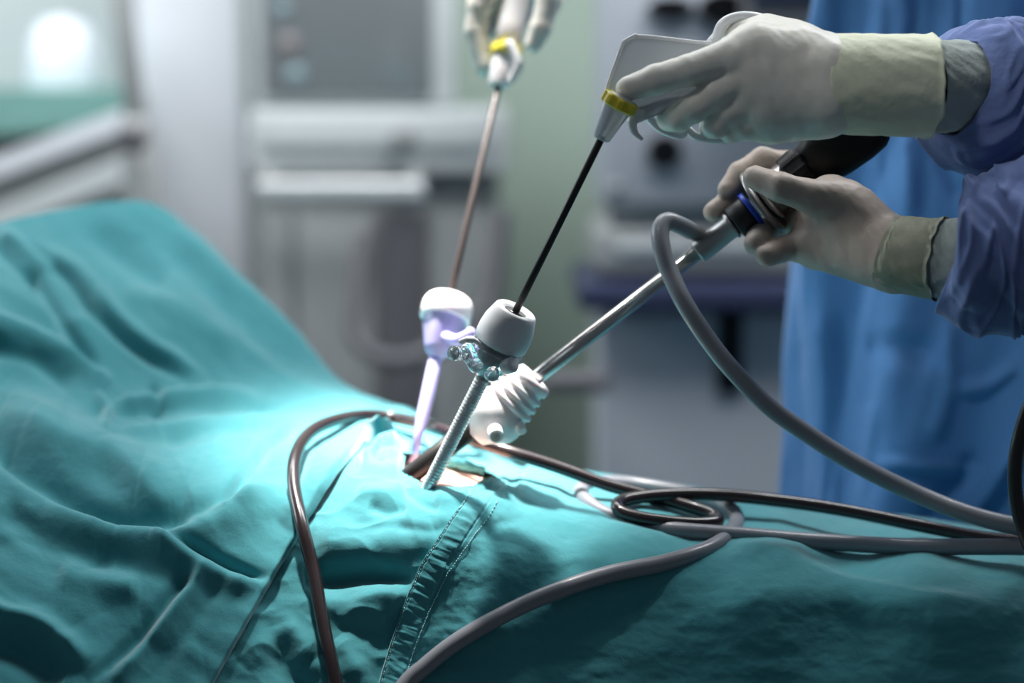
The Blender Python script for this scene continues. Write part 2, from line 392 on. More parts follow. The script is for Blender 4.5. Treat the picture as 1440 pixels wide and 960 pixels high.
# grey pole with clamp, and the stretcher behind it
pl = empty('equipment_pole', 'upright grey metal pole with a clamp left of the tall white cabinet', 'pole', tuple(W(190, 400, 3.1)))
obj('shaft', *tube([W(166, -140, 3.3), W(172, 0, 3.3), W(192, 180, 3.3)], .018, 14), M['mgrey'], pl)
obj('sleeve', *tube([W(190, 175, 3.3), W(204, 300, 3.3), W(222, 520, 3.3)], .030, 14), M['mgrey'], pl)
obj('clamp', *box(W(196, 190, 3.3)[0] - .02, W(216, 190, 3.3)[0], 3.22, 3.27, W(200, 212, 3.3)[2], W(200, 176, 3.3)[2], .012, 4), M['dgrey'], pl, auto=40)
YS = 3.7
st = empty('stretcher', 'stretcher with green sheet and slanted white side rails behind the grey pole', 'stretcher', (-1.0, YS, 0))
def slab(p, q, h0, h1, Y0, Y1):   # sloping bar between two pixel points
    (xa, za), (xb, zb) = Q(*p, Y0), Q(*q, Y0)
    V = [(xa, Y0, za - h0), (xb, Y0, zb - h1), (xb, Y0, zb + h1), (xa, Y0, za + h0)]; V += [(a, Y1, c) for a, _, c in V]
    return V, [(0, 1, 2, 3), (7, 6, 5, 4), (0, 4, 5, 1), (3, 2, 6, 7), (0, 3, 7, 4), (1, 5, 6, 2)]
obj('mattress', *slab((-260, 168), (174, 150), .05, .034, YS, YS + .5), M['sheetgreen'], st, smooth=False)
obj('side_rail', *slab((-260, 330), (172, 168), .018, .018, YS - .1, YS - .06), M['white'], st, smooth=False)
obj('side_rail', *slab((-260, 355), (172, 200), .026, .022, YS - .07, YS - .04), M['mgrey'], st, smooth=False)
obj('side_rail', *slab((-260, 410), (172, 238), .026, .024, YS - .1, YS - .06), M['lgrey'], st, smooth=False)
obj('frame', *slab((-260, 470), (172, 285), .045, .03, YS - .02, YS + .4), M['mgrey'], st, smooth=False)
for px in (-180, 120):
    x, _ = Q(px, 0, YS); obj('leg', *tube([(x, YS + .2, .02), (x, YS + .2, .95 if px > 0 else .85)], .02, 12), M['mgrey'], st)
x, zz = Q(82, 90, YS + .1)
lp = empty('examination_lamp', 'bright white rounded lamp standing on the stretcher behind the pole', 'lamp', (x, YS + .1, zz - .07))
obj('lamp_head', *lathe([(0, .001), (0, .05), (.02, .064), (.10, .062), (.14, .045), (.155, .001)], (x, YS + .12, zz - .065), (0.05, 0, 1), 28), M['lamp'], lp)
obj('lamp_base', *lathe([(0, .001), (0, .05), (.01, .05), (.012, .001)], (x, YS + .12, zz - .078), (0, 0, 1), 28), M['lgrey'], lp)
# pale wall panel behind the stretcher
x0, _ = Q(-500, 0, 4.22); x1, _ = Q(215, 0, 4.22)
struct(obj('window_1', *box(x0, x1, 4.2, 4.3, .9, 2.4, .01), M['lgrey'], auto=30))

# ------------------------------------------------------------------ the draped patient: one body surface, three cloths
ctl = [(-260, 375, 2.08), (0, 320, 2.12), (100, 298, 2.16), (200, 290, 2.20), (250, 318, 2.20), (300, 366, 2.18), (360, 432, 2.14), (430, 500, 2.10), (495, 557, 2.03),
       (540, 570, 2.02), (580, 583, 1.99), (640, 622, 1.93), (700, 652, 1.89), (800, 668, 1.87), (900, 682, 1.86), (1000, 697, 1.85), (1110, 712, 1.85), (1300, 738, 1.86), (1440, 757, 1.87), (1700, 785, 1.88),
       (300, 560, 1.965), (400, 568, 1.975), (150, 560, 1.92), (0, 560, 1.87), (-260, 560, 1.80), (250, 450, 2.03), (100, 450, 1.99), (0, 450, 1.95), (-260, 450, 1.92), (350, 500, 2.04), (180, 360, 2.13), (60, 370, 2.07),
       (100, 640, 1.78), (300, 620, 1.83), (450, 605, 1.88), (0, 640, 1.75), (-260, 640, 1.70), (520, 612, 1.85), (480, 640, 1.78),
       (0, 760, 1.66), (200, 760, 1.68), (350, 740, 1.69), (-260, 760, 1.62), (450, 720, 1.70), (0, 960, 1.57), (200, 960, 1.59), (300, 960, 1.60), (450, 960, 1.61), (560, 960, 1.62), (-260, 960, 1.53), (450, 830, 1.655),
       (550, 655, 1.76), (620, 690, 1.70), (700, 690, 1.72), (640, 650, 1.82), (560, 620, 1.86), (560, 740, 1.665), (520, 840, 1.64),
       (800, 700, 1.77), (900, 712, 1.76), (1100, 738, 1.75), (1300, 762, 1.75), (1440, 785, 1.74), (700, 740, 1.675), (850, 750, 1.69), (1000, 770, 1.69), (1200, 800, 1.68), (1440, 825, 1.67), (1700, 840, 1.66),
       (700, 850, 1.635), (900, 850, 1.64), (1200, 880, 1.63), (1440, 900, 1.62), (700, 960, 1.61), (900, 960, 1.61), (1200, 960, 1.595), (1440, 970, 1.58), (1700, 980, 1.56),
       (-260, 1150, 1.49), (200, 1150, 1.54), (560, 1150, 1.57), (900, 1150, 1.56), (1440, 1150, 1.53), (1700, 1150, 1.52)]
ctl = np.array(ctl, float); cp = ctl[:, :2] / 200
def _U(r2): return np.where(r2 > 0, r2 * np.log(r2 + 1e-12), 0)
n = len(cp); K = _U(((cp[:, None] - cp[None]) ** 2).sum(-1)) + np.eye(n) * .02
A = np.zeros((n + 3, n + 3)); A[:n, :n] = K; A[:n, n] = 1; A[:n, n + 1:] = cp; A[n, :n] = 1; A[n + 1:, :n] = cp.T
tps = np.linalg.solve(A, np.concatenate([ctl[:, 2], np.zeros(3)]))
def depth(px, py):
    q = np.stack([px, py], -1) / 200; r2 = ((q[..., None, :] - cp) ** 2).sum(-1)
    return _U(r2) @ tps[:n] + tps[n] + q @ tps[n + 1:]
top_pts = catmull([(-260, 375), (-100, 340), (0, 319), (100, 297), (170, 289), (215, 293), (255, 322), (300, 366), (360, 432), (430, 500), (495, 557), (540, 571), (585, 583), (640, 616), (700, 650), (800, 668), (900, 682), (1000, 696), (1110, 711), (1300, 738), (1440, 757), (1700, 785)], 8)
def top(px): return np.interp(px, top_pts[:, 0], top_pts[:, 1])
def seg_dist(px, py, poly):
    best = np.full(px.shape, 1e9); tt = np.zeros(px.shape); sg = np.zeros(px.shape); poly = catmull(np.array(poly, float), 6); L = len(poly) - 1
    for i in range(L):
        a, b = poly[i], poly[i + 1]; ab = b - a; t = np.clip(((px - a[0]) * ab[0] + (py - a[1]) * ab[1]) / (ab @ ab + 1e-9), 0, 1)
        dx, dy = px - a[0] - t * ab[0], py - a[1] - t * ab[1]; d = np.hypot(dx, dy); m = d < best
        best = np.where(m, d, best); tt = np.where(m, (i + t) / L, tt); sg = np.where(m, np.sign(ab[0] * dy - ab[1] * dx), sg)
    return best, tt, sg
def strokes(px, py, L):
    h = np.zeros(px.shape)
    for poly, wd, ht in L:
        w1, w2 = wd if isinstance(wd, tuple) else (wd, wd)    # width on either side: uneven gives a crease with a soft flank
        d, t, s = seg_dist(px, py, poly); ww = np.where(s > 0, w1, w2)
        h += ht * np.exp(-(d / ww) ** 2) * np.clip(np.minimum(t, 1 - t) * 5 + .12, 0, 1)
    return h
def sheet(L, R, ncol, nrow, disp, ybot=1150, back=True, vpow=1.25, lift=0.0, rimr=False, riml=False):
    v = np.linspace(0, 1, nrow) ** vpow; s = np.linspace(0, 1, ncol)
    def edge(E):
        if not callable(E): return np.full(nrow, float(E))
        x = np.full(nrow, 500.0)
        for _ in range(60): y = top(x) + (ybot - top(x)) * v; x = .5 * x + .5 * E(y)
        return x
    xl, xr = edge(L), edge(R)
    px = xl[:, None] + (xr - xl)[:, None] * s; tp = top(px); py = tp + (ybot - tp) * v[:, None]
    d = depth(px, py); P = W(px, py, d)
    nm = np.cross(np.gradient(P, axis=1), np.gradient(P, axis=0)); nm /= np.linalg.norm(nm, axis=-1)[..., None] + 1e-12
    if nm[nrow // 2, ncol // 2] @ FWD > 0: nm = -nm
    h = disp(px, py, s[None, :] * np.ones_like(px)) + lift
    P = P + nm * h[..., None]
    edge_px = (xr[:, None] - px) if rimr else (px - xl[:, None])
    if back:      # the cloth goes over the crest and hangs down behind
        r0 = P[0]; rows = []
        for k in range(1, 13):
            a = min(k / 5, 1) * PI / 2; R0 = .10
            off = np.array([0, R0 * math.sin(a), -R0 * (1 - math.cos(a)) - max(0, k - 5) * .06]); rows.insert(0, r0 + off)
        P = np.concatenate([np.array(rows), P], 0)
    nr = P.shape[0]; V = P.reshape(-1, 3); F = [(i * ncol + j, i * ncol + j + 1, (i + 1) * ncol + j + 1, (i + 1) * ncol + j) for i in range(nr - 1) for j in range(ncol - 1)]
    return V, F, (px, py, P, nm)
# left cloth edge and right cloth hem edge as functions of picture height
eLp = np.array([(560, 560), (552, 577), (528, 590), (517, 612), (500, 640), (480, 668), (445, 722), (400, 790), (350, 876), (302, 960), (200, 1150)], float)
eRp = np.array([(752, 640), (738, 662), (712, 672), (690, 680), (658, 700), (629, 737), (592, 795), (567, 852), (546, 912), (531, 960), (490, 1150)], float)
eL = lambda y: np.interp(y, eLp[:, 1], eLp[:, 0]); eR = lambda y: np.interp(y, eRp[:, 1], eRp[:, 0])
mm = .001
foldsL = [
    ([(0, 584), (54, 617), (104, 642), (158, 659), (200, 688), (250, 724)], (20, 40), 11 * mm),
    ([(-60, 590), (0, 630), (42, 663), (83, 692), (137, 726), (200, 740), (258, 738), (317, 722)], 17, -13 * mm),
    ([(60, 722), (140, 748), (200, 752), (258, 747), (342, 722), (408, 692)], (30, 14), 9 * mm),
    ([(225, 751), (292, 784), (375, 820)], 7, -6 * mm), ([(215, 765), (282, 800), (360, 835)], 14, 5 * mm),
    ([(412, 612), (378, 634), (342, 680), (312, 722)], 8, -5.5 * mm), ([(425, 622), (395, 645), (362, 690), (335, 730)], 14, 3.5 * mm),
    ([(296, 798), (233, 880), (160, 965)], 10, 4.5 * mm), ([(268, 800), (210, 880), (130, 962)], 9, -5 * mm), ([(330, 800), (262, 890), (200, 975)], 12, -3 * mm),
    ([(-40, 855), (0, 872), (60, 890), (125, 942)], 16, 9 * mm), ([(-40, 900), (20, 915), (90, 960)], 22, -9 * mm),
    ([(130, 790), (200, 800), (280, 830)], 16, -3 * mm), ([(80, 810), (140, 830), (200, 832)], 20, 4 * mm),
    ([(30, 350), (92, 397), (133, 447), (187, 493), (267, 547)], 8, -6 * mm), ([(45, 350), (110, 395), (155, 447), (210, 493), (290, 545)], 14, 5 * mm),
    ([(30, 380), (62, 414), (100, 477), (142, 535)], 9, -6 * mm), ([(0, 331), (42, 364), (75, 385)], 9, 5 * mm), ([(-10, 350), (30, 385), (55, 400)], 9, -5 * mm),
    ([(-30, 455), (0, 462), (58, 485), (125, 527), (150, 552)], (20, 12), 7 * mm), ([(-30, 490), (40, 505), (100, 550)], 14, -6 * mm),
    ([(245, 325), (300, 384), (375, 448), (450, 515)], 12, 5 * mm), ([(225, 345), (285, 408), (360, 478), (420, 530)], 16, -4 * mm),
    ([(140, 600), (180, 575), (260, 565), (360, 560)], 9, 5 * mm), ([(120, 590), (200, 585), (300, 580), (400, 578)], 9, -4 * mm),
    ([(150, 625), (230, 612), (320, 600), (430, 596)], 10, 4 * mm), ([(230, 632), (300, 610), (350, 607)], 11, -4 * mm),
    ([(130, 560), (150, 590), (140, 630)], 8, 4 * mm), ([(210, 545), (225, 570), (215, 590)], 7, -4 * mm),
    ([(170, 420), (250, 440), (330, 500)], 16, 4 * mm), ([(120, 330), (190, 380), (240, 400)], 18, -4 * mm),
    ([(0, 720), (60, 760), (160, 800)], 20, -5 * mm), ([(455, 640), (440, 690), (400, 750)], 16, 4 * mm),
]
def dispL(px, py, s):
    h = 1.6 * strokes(px, py, foldsL)
    u, v = (px * .8 + py * .6) / 1, (-px * .6 + py * .8)
    h += 3.0 * mm * noise(v / 42, u / 120, 1.3) * np.clip((py - 300) / 150, .3, 1) + 1.0 * mm * noise(v / 22, u / 60, 4.3)
    cr = lambda q, a: a * np.clip(1 - np.abs(q) * 5, 0, 1) ** 1.5     # thin creases along the zero lines of the noise
    u2, v2 = px * .5 - py * .86, px * .86 + py * .5
    h += (cr(noise(v / 85, u / 230, 2.7), 1.5 * mm) - cr(noise(v2 / 95, u2 / 220, 6.1), 1.1 * mm)) * np.clip((py - 290) / 60, .2, 1)
    e = eL(py) - px
    h += 5 * mm * np.exp(-(e / 26) ** 2) * np.clip((py - 600) / 60, 0, 1)
    h -= 8 * mm * np.clip(1 - e / 4, 0, 1) ** 2          # the edge turns under
    return h
V, F, _ = sheet(-260, eL, 420, 270, dispL, lift=6 * mm)
tag(obj('surgical_drape', V, F, M['drape']), 'large creased teal drape rising over the raised hump to a folded edge beside the incision', 'drape')

holeP = np.array([(546, 652), (562, 646), (598, 647), (640, 655), (678, 664), (700, 672), (690, 680), (655, 690), (622, 691), (598, 686), (575, 674), (556, 664)], float)
foldsC = [
    ([(437, 765), (500, 770), (560, 758), (610, 740)], (26, 34), 9 * mm), ([(425, 812), (460, 812), (517, 806), (583, 812)], 15, -15 * mm),
    ([(430, 850), (500, 850), (548, 836), (575, 850)], (30, 16), 8 * mm), ([(340, 935), (400, 890), (440, 930)], 22, 8 * mm), ([(470, 900), (500, 940), (520, 990)], 20, 7 * mm), ([(380, 860), (400, 930), (450, 985)], 18, -8 * mm),
    ([(500, 690), (540, 698), (570, 690)], 12, 4 * mm), ([(520, 712), (545, 722), (575, 718)], 9, -4 * mm), ([(575, 690), (590, 706), (620, 715)], 7, -5 * mm), ([(610, 700), (640, 706), (662, 698)], 8, 4 * mm), ([(560, 745), (600, 748), (630, 735)], 8, -3 * mm),
    ([(520, 640), (548, 632), (566, 640)], 8, 9 * mm), ([(505, 655), (530, 662), (560, 668)], 8, 5 * mm), ([(506, 652), (528, 638), (556, 630)], 7, 10 * mm), ([(526, 594), (538, 604), (548, 620)], 9, -13 * mm), ([(522, 590), (560, 588), (600, 606)], 8, 7 * mm),
    ([(640, 640), (690, 652), (730, 668)], 8, 6 * mm), ([(650, 662), (690, 665), (715, 676)], 7, -4 * mm), ([(600, 622), (640, 634), (670, 640)], 8, -6 * mm),
]
def dispC(px, py, s):
    h = strokes(px, py, foldsC)
    h += 2.2 * mm * noise(px / 50, py / 30, 2.1) + .5 * mm * noise(px / 22, py / 15, 9.1)
    h += 1.5 * mm * np.clip(1 - np.abs(noise(px / 80 + py / 120, py / 50 - px / 150, 3.9)) * 2.2, 0, 1) ** 2 + 3.5 * mm * noise(px / 90, py / 60, 5.9)
    d, t, sg = seg_dist(px, py, np.vstack([holeP, holeP[:1]])); h += 4 * mm * np.exp(-(d / 9) ** 2)
    under = np.clip((eL(py) - px) / 25, 0, 1) + np.clip((px - eR(py) - 8) / 25, 0, 1)
    return h * (1 - np.clip(under, 0, 1)) - 5 * mm * np.clip(under, 0, 1)
V, F, (gx, gy, _, _) = sheet(lambda y: eL(y) - 70, lambda y: eR(y) + 70, 230, 300, dispC, vpow=1.25)
def inside(px, py, poly):
    c = np.zeros(px.shape, bool); n = len(poly)
    for i in range(n):
        (x1, y1), (x2, y2) = poly[i], poly[(i + 1) % n]
        if y1 == y2: continue
        c ^= ((y1 > py) != (y2 > py)) & (px < (x2 - x1) * (py - y1) / (y2 - y1) + x1)
    return c
hx = catmull(holeP, 6, True); nc = 230; extra = len(V) // nc - gx.shape[0]
cut = np.zeros(len(V), bool); cut[extra * nc:] = inside(gx, gy, hx).ravel()
F = [f for f in F if not any(cut[i] for i in f)]
used = sorted({i for f in F for i in f}); mp = {i: k for k, i in enumerate(used)}
V = V[used]; F = [tuple(mp[i] for i in f) for f in F]
cd_ = tag(obj('surgical_drape', V, F, M['drape']), 'rumpled teal drape with the opening around the incision, between the two other drapes', 'drape')
def flap(base, tip, dt, bulge, ph):      # a turned-up lip of cloth at the opening
    b = catmull(np.array(base, float), 10); t_ = catmull(np.array(tip, float), 10); nr = 12; nc_ = len(b)
    Pb = W(b[:, 0], b[:, 1], depth(b[:, 0], b[:, 1]) - .002); db = depth(b[:, 0], b[:, 1])
    Pt = W(t_[:, 0], t_[:, 1], db - dt); g = []
    for i in range(nr):
        a = i / (nr - 1); g.append(Pb + (Pt - Pb) * a - FWD * (bulge * math.sin(a * PI * .8)) + (noise(b[:, 0] / 9, b[:, 1] / 9 + a * 2, ph) * .003)[:, None] * UPV)
    g = np.array(g); back_ = g + FWD * .0012; Vv = np.concatenate([g.reshape(-1, 3), back_.reshape(-1, 3)]); n0 = nr * nc_; Ff = []
    for i in range(nr - 1):
        for j in range(nc_ - 1):
            a = i * nc_ + j; Ff += [(a, a + 1, a + nc_ + 1, a + nc_), (n0 + a + nc_, n0 + a + nc_ + 1, n0 + a + 1, n0 + a)]
    rm = list(range(nc_)) + [i * nc_ + nc_ - 1 for i in range(1, nr)] + [(nr - 1) * nc_ + j for j in range(nc_ - 2, -1, -1)] + [i * nc_ for i in range(nr - 2, 0, -1)]
    for a, b2 in zip(rm, rm[1:] + rm[:1]): Ff.append((b2, a, n0 + a, n0 + b2))
    return obj('folded_lip', Vv, Ff, M['drape'], cd_)
flap([(512, 622), (526, 632), (542, 634), (556, 628)], [(516, 588), (530, 586), (546, 592), (560, 606)], .004, -.004, 1.1)
flap([(506, 660), (524, 664), (545, 667), (566, 665)], [(514, 642), (532, 630), (552, 628), (570, 640)], -.045, .003, 2.2)
flap([(636, 702), (664, 706), (692, 700), (716, 690)], [(648, 688), (672, 676), (694, 671), (716, 674)], -.040, .002, 3.3)
flap([(600, 650), (640, 658), (680, 668)], [(604, 636), (642, 644), (684, 658)], .002, .004, 4.3)

foldsR = [([(700, 700), (740, 690), (800, 705)], 14, 4 * mm), ([(720, 770), (700, 830), (640, 900)], (24, 18), 5 * mm), ([(800, 740), (780, 800), (700, 880)], 26, -5 * mm),
          ([(690, 672), (715, 668), (735, 678)], 7, 6 * mm), ([(690, 690), (712, 684), (725, 692)], 6, -5 * mm), ([(840, 722), (900, 740), (960, 752)], 8, -3 * mm),
          ([(1010, 720), (1060, 716), (1130, 722)], 8, 3 * mm), ([(1020, 778), (1090, 785), (1200, 830), (1440, 868)], (34, 12), 5 * mm), ([(1000, 860), (1150, 850), (1300, 870)], 26, 4 * mm), ([(600, 860), (640, 800), (700, 730)], 22, -2 * mm)]
def dispR(px, py, s):
    e = px - eR(py)
    h = strokes(px, py, foldsR) * np.clip(e / 40, 0, 1)
    h += 1.8 * mm * noise(px / 90, py / 30, 5.5) + .7 * mm * noise(px / 30, py / 16, 1.5) + .3 * mm * noise(px / 10, py / 8, 2.5)
    band = np.clip((42 - e) / 6, 0, 1) * np.clip((py - 690) / 20, 0, 1); L = py * 1.1 - px * .45
    h += band * (.9 * mm + .95 * mm * noise(L / 9, e / 40, 8.1) + .5 * mm * noise(L / 5, e / 22, 3.3))
    h -= .9 * mm * np.exp(-((e - 37) / 2.2) ** 2) * np.clip((py - 690) / 20, 0, 1) + 1.2 * mm * np.exp(-((e - 5) / 1.6) ** 2) * np.clip((py - 690) / 20, 0, 1)
    h -= 7 * mm * np.clip(1 - e / 2.5, 0, 1) ** 2
    return h
def sheetR():
    # columns denser at the hem
    global top
    v = sheet(eR, 1700, 520, 270, dispR, lift=5 * mm); return v
def stitch_s(n): return n
# denser near the hem: two joined spans of the same cloth
VR, FR, gR = sheet(eR, lambda y: eR(y) + 90, 150, 420, dispR, lift=5 * mm)
VR2, FR2, _ = sheet(lambda y: eR(y) + 90, 1700, 300, 420, dispR, lift=5 * mm)
m = MB().add(VR, FR).add(VR2, FR2); V, F = m.out()
rd = tag(obj('surgical_drape', V, F, M['drape']), 'smooth dark teal drape with a stitched puckered hem, under the looped cables', 'drape')
bm = bmesh.new(); bm.from_mesh(rd.data); bmesh.ops.remove_doubles(bm, verts=bm.verts[:], dist=.0002); bm.to_mesh(rd.data); bm.free()
# two rows of stitches along the hem
sm = MB(); gx, gy, gP, gN = gR; ex = gP.shape[0] - gx.shape[0]
for e0 in (5.0, 37.0):
    ys = np.arange(700, 1000, 3.6)
    for y0 in ys:
        pts = []
        for yy in (y0, y0 + 2.3):
            xx = eR(yy) + e0; dd = float(depth(np.array(xx), np.array(yy))); i = np.argmin(np.abs(gy[:, 10] - yy)); pr = gx[i]; j = np.argmin(np.abs(pr - xx)); pts.append(gP[ex + i, j] + gN[i, j] * .0008)
        if np.linalg.norm(pts[0] - pts[1]) > 1e-4: sm.add(*tube(pts, .00038, 5, cap=False))
st_ = obj('hem_stitching', *sm.out(), M['thread'], rd); st_['kind'] = 'stuff'

# the patient under the cloths: abdomen skin, seen in the opening
pt = empty('person', 'patient lying under the teal drapes, bare skin showing only in the small opening', 'person', tuple(W(620, 700, 1.75)))
xs = np.linspace(470, 800, 90); ss = np.linspace(0, 1, 70)
px = np.broadcast_to(xs, (70, 90)); tp = top(px) + 8; py = tp + (790 - tp) * ss[:, None]
d = depth(px, py); P = W(px, py, d); nm = np.cross(np.gradient(P, axis=1), np.gradient(P, axis=0)); nm /= np.linalg.norm(nm, axis=-1)[..., None]
if nm[30, 40] @ FWD > 0: nm = -nm
h = -5.5 * mm + 1.2 * mm * noise(px / 30, py / 12, .4)
for (cx, cy) in ((603, 682), (577, 668), (580, 647)): h = h - 4 * mm * np.exp(-(((px - cx) / 10) ** 2 + ((py - cy) / 5) ** 2))
P = P + nm * h[..., None]
P2 = P - nm * .04
V = np.concatenate([P.reshape(-1, 3), P2.reshape(-1, 3)]); F = []
N_ = 70 * 90
for i in range(69):
    for j in range(89):
        a = i * 90 + j; F += [(a, a + 1, a + 91, a + 90), (N_ + a + 90, N_ + a + 91, N_ + a + 1, N_ + a)]
rim = [j for j in range(90)] + [i * 90 + 89 for i in range(1, 70)] + [69 * 90 + j for j in range(88, -1, -1)] + [i * 90 for i in range(68, 0, -1)]
for a, b in zip(rim, rim[1:] + rim[:1]): F.append((b, a, N_ + a, N_ + b))
obj('body', V, F, M['skin'], pt)

# ------------------------------------------------------------------ instruments
T0, T1 = W(603, 684, 1.70), W(845, 196, 1.60)          # near grasper and its port
tax = (T1 - T0) / np.linalg.norm(T1 - T0)
k = .00059
top1 = along(T0, T1, py=437)
t = empty('trocar', 'grey capped clear trocar with a ribbed see-through cannula, nearest of the three ports', 'trocar', tuple(T0), 'trocars in the abdomen')
dn = -tax
obj('cap', *lathe([(0.004, .0075), (.0, .0105), (-.0008, .0135), (-.0015, .0165), (.0, .0182), (.004, .0195), (.012, .0222), (.020, .0232), (.026, .0232), (.0305, .0226), (.032, .0210), (.031, .018)], top1, dn, 56), M['cap_grey'], t)
obj('seal', *lathe([(.001, .0125), (.002, .0115), (.005, .0112), (.0055, .009), (.005, .006), (.008, .0045), (.010, .003)], top1, dn, 40, mod=lambda a, q: 1 + .04 * math.cos(6 * a)), M['steel_dk'], t)
hs = obj('housing', *lathe([(.030, .0212), (.040, .0208), (.046, .0196), (.052, .0168), (.057, .0128), (.061, .0085), (.0650, .0062), (.064, .0045), (.057, .0095), (.050, .0145), (.044, .0180), (.031, .0195)], top1, dn, 48), M['clear'], t)
obj('inner_core', *lathe([(.030, .012), (.046, .0105), (.054, .0075), (.062, .005)], top1, dn, 28), M['steel_dk'], t)
obj('housing_ring', *lathe([(.0345, .0216), (.0352, .0222), (.0364, .0222), (.0372, .0216)], top1, dn, 48), M['clear'], t)
def kn(px, py, d, r, ax, mt, nm_, L=.008, par=None):
    return obj(nm_, *lathe([(-L * .5, .001), (-L * .5, r * .8), (-L * .3, r), (L * .3, r), (L * .5, r * .8), (L * .5, .001)], W(px, py, d), ax, 24), M[mt], par)
sc = obj('stopcock', *lathe([(-.010, .001), (-.010, .0050), (-.008, .0062), (.008, .0062), (.010, .0050), (.010, .001)], W(661, 500, 1.645), (.45, -.3, -.75), 28), M['clear'], t)
obj('stopcock_lever', *tube(catmull([W(649, 480, 1.635), W(657, 477, 1.632), (W(667, 478, 1.632)), W(672, 482, 1.635)], 5), [.004] * 5 + [.005] * 5 + [.0035] * 6, 12, flat=.6), M['cap_grey'], sc)
obj('stopcock_port', *lathe([(0, .001), (0, .0062), (.003, .0066), (.004, .0045), (.008, .0045), (.009, .0062), (.014, .0062), (.015, .001)], W(636, 496, 1.632), (W(656, 498, 1.64) - W(634, 497, 1.628)), 24), M['clear'], sc)
kn(669, 514, 1.640, .0058, (.3, -.8, .4), 'clear', 'clip', .009, t)
kn(692, 526, 1.635, .0062, (.2, -.9, .3), 'clear', 'clip', .010, t)
kn(716, 514, 1.640, .0066, (.6, -.6, .3), 'cap_grey', 'clip', .012, t)
c0 = along(T0, T1, py=530); Lc = np.linalg.norm(c0 - T0) + .02
prof = []; nrib = 33
for i in range(nrib):
    a = i * (Lc * .80) / nrib; w_ = (Lc * .80) / nrib
    prof += [(a, .0046), (a + w_ * .30, .0046), (a + w_ * .40, .0063), (a + w_ * .88, .0063), (a + w_ * .98, .0046)]
prof += [(Lc * .81, .0060), (Lc * .84, .0060), (Lc, .0056), (Lc, .0048)]
obj('cannula', *lathe(prof, c0, dn, 28), M['chrome'], t, auto=40)

g = empty('laparoscopic_grasper', 'laparoscopic grasper with clear white pistol handle and yellow wheel, held above the grey trocar', 'surgical instrument', tuple(top1))
obj('shaft', *tube([along(T0, T1, py=455), along(T0, T1, py=192)], .0031, 18), M['blackshaft'], g)
n0 = along(T0, T1, py=196); n1 = along(T0, T1, py=150); Ln = np.linalg.norm(n1 - n0)
ref = RGT
obj('nose', *lathe([(0, .001), (0, .0058), (.001, .0070), (Ln * .5, .0096), (Ln, .0125), (Ln * 1.3, .0130), (Ln * 1.35, .001)], n0, tax, 32, sx=1.0, sy=.75, ref=ref), M['milky'], g)
yw = along(T0, T1, py=152)
obj('rotation_wheel', *lathe([(0, .010), (0, .0125), (.0015, .0145), (.0085, .0145), (.010, .0130), (.010, .009)], yw, tax + np.array([.12, 0, .1]), 48, mod=lambda a, q: 1 + .055 * (1 if math.cos(8 * a) > 0 else -1), sx=.98, sy=.8, ref=ref), M['yellow'], g, auto=35)
hd = [(852, 134), (862, 100), (876, 62), (884, 54), (893, 50), (935, 53), (994, 60), (1012, 72), (1010, 96), (985, 124), (948, 142), (905, 160), (884, 158), (870, 150)]
hb = obj('handle_body', *plate(hd, 1.612, .010), M['milky'], g, auto=30)
def WL(L, d=None): return np.array([W(*q) if len(q) == 3 else W(q[0], q[1], d) for q in L])
obj('handle_rim', *tube(catmull(WL([(852, 130), (856, 116), (862, 99), (869, 80), (876, 61), (880, 57), (893, 50), (897, 51), (915, 52), (950, 56), (985, 60), (1000, 60)], 1.606), 4), .0017, 10), M['milky_edge'], hb)
obj('thumb_ring', *tube(catmull(WL([(1000, 60), (1008, 50), (1014, 36), (1026, 27), (1044, 23), (1066, 25), (1088, 33), (1096, 52), (1080, 74), (1045, 84), (1012, 80), (998, 70)], 1.625), 6, True), .0042, 12, True, flat=1.0), M['milky_edge'], g)
obj('trigger', *tube(catmull(WL([(905, 160), (894, 160), (889, 172), (893, 187), (903, 196)], 1.606), 6), [.0042] * 13 + list(np.linspace(.004, .0015, 12)), 12), M['milky_edge'], g)
obj('finger_ring', *tube(catmull(WL([(912, 150), (925, 178), (955, 190), (966, 182), (980, 192), (1010, 196), (1040, 193), (1062, 176), (1045, 150), (985, 138)], 1.618), 6, True), .0036, 12, True), M['milky_edge'], g)
obj('trigger_lever', *plate([(880, 160), (905, 148), (960, 134), (990, 130), (990, 140), (960, 150), (912, 166), (890, 176)], 1.606, .006), M['milky'], g, auto=30)

# scope
S0, S1 = W(575, 670, 1.745), W(1225, 165, 1.70)
sax = (S1 - S0) / np.linalg.norm(S1 - S0)
S = lambda x: along(S0, S1, px=x)
L = lambda a, b: float(np.linalg.norm(S(b) - S(a)))
lpz = empty('laparoscope', 'steel laparoscope with light post, blue ring and black camera head, held by the lower hand', 'laparoscope', tuple(S(745)))
obj('tube', *lathe([(0, .001), (0, .0062), (.0005, .0066), (L(720, 985), .0066), (L(720, 985), .001)], S(720), sax, 32), M['steel'], lpz)
ad = obj('light_post_collar', *lathe([(0, .006), (0, .0095), (.0015, .0105), (L(980, 1026), .0105), (L(980, 1026) + .001, .0125), (L(980, 1030), .0125), (L(980, 1034), .006)], S(980), sax, 32), M['metalcup'], lpz)
obj('light_post', *tube(catmull([S(1004), W(985, 331, 1.715), W(965, 322, 1.705)], 4), .0068, 16), M['metalcup'], ad)
obj('eyepiece_neck', *lathe([(0, .001), (0, .0125), (.001, .0150), (L(1032, 1056), .0155), (L(1032, 1056) + .002, .012)], S(1032), sax, 32), M['blackrub'], lpz)
obj('blue_ring', *lathe([(0, .012), (0, .0170), (.0006, .0175), (.0042, .0175), (.005, .012)], S(1054), sax, 32), M['blue'], lpz)
dr = sax + np.array([-.02, -.25, 0])
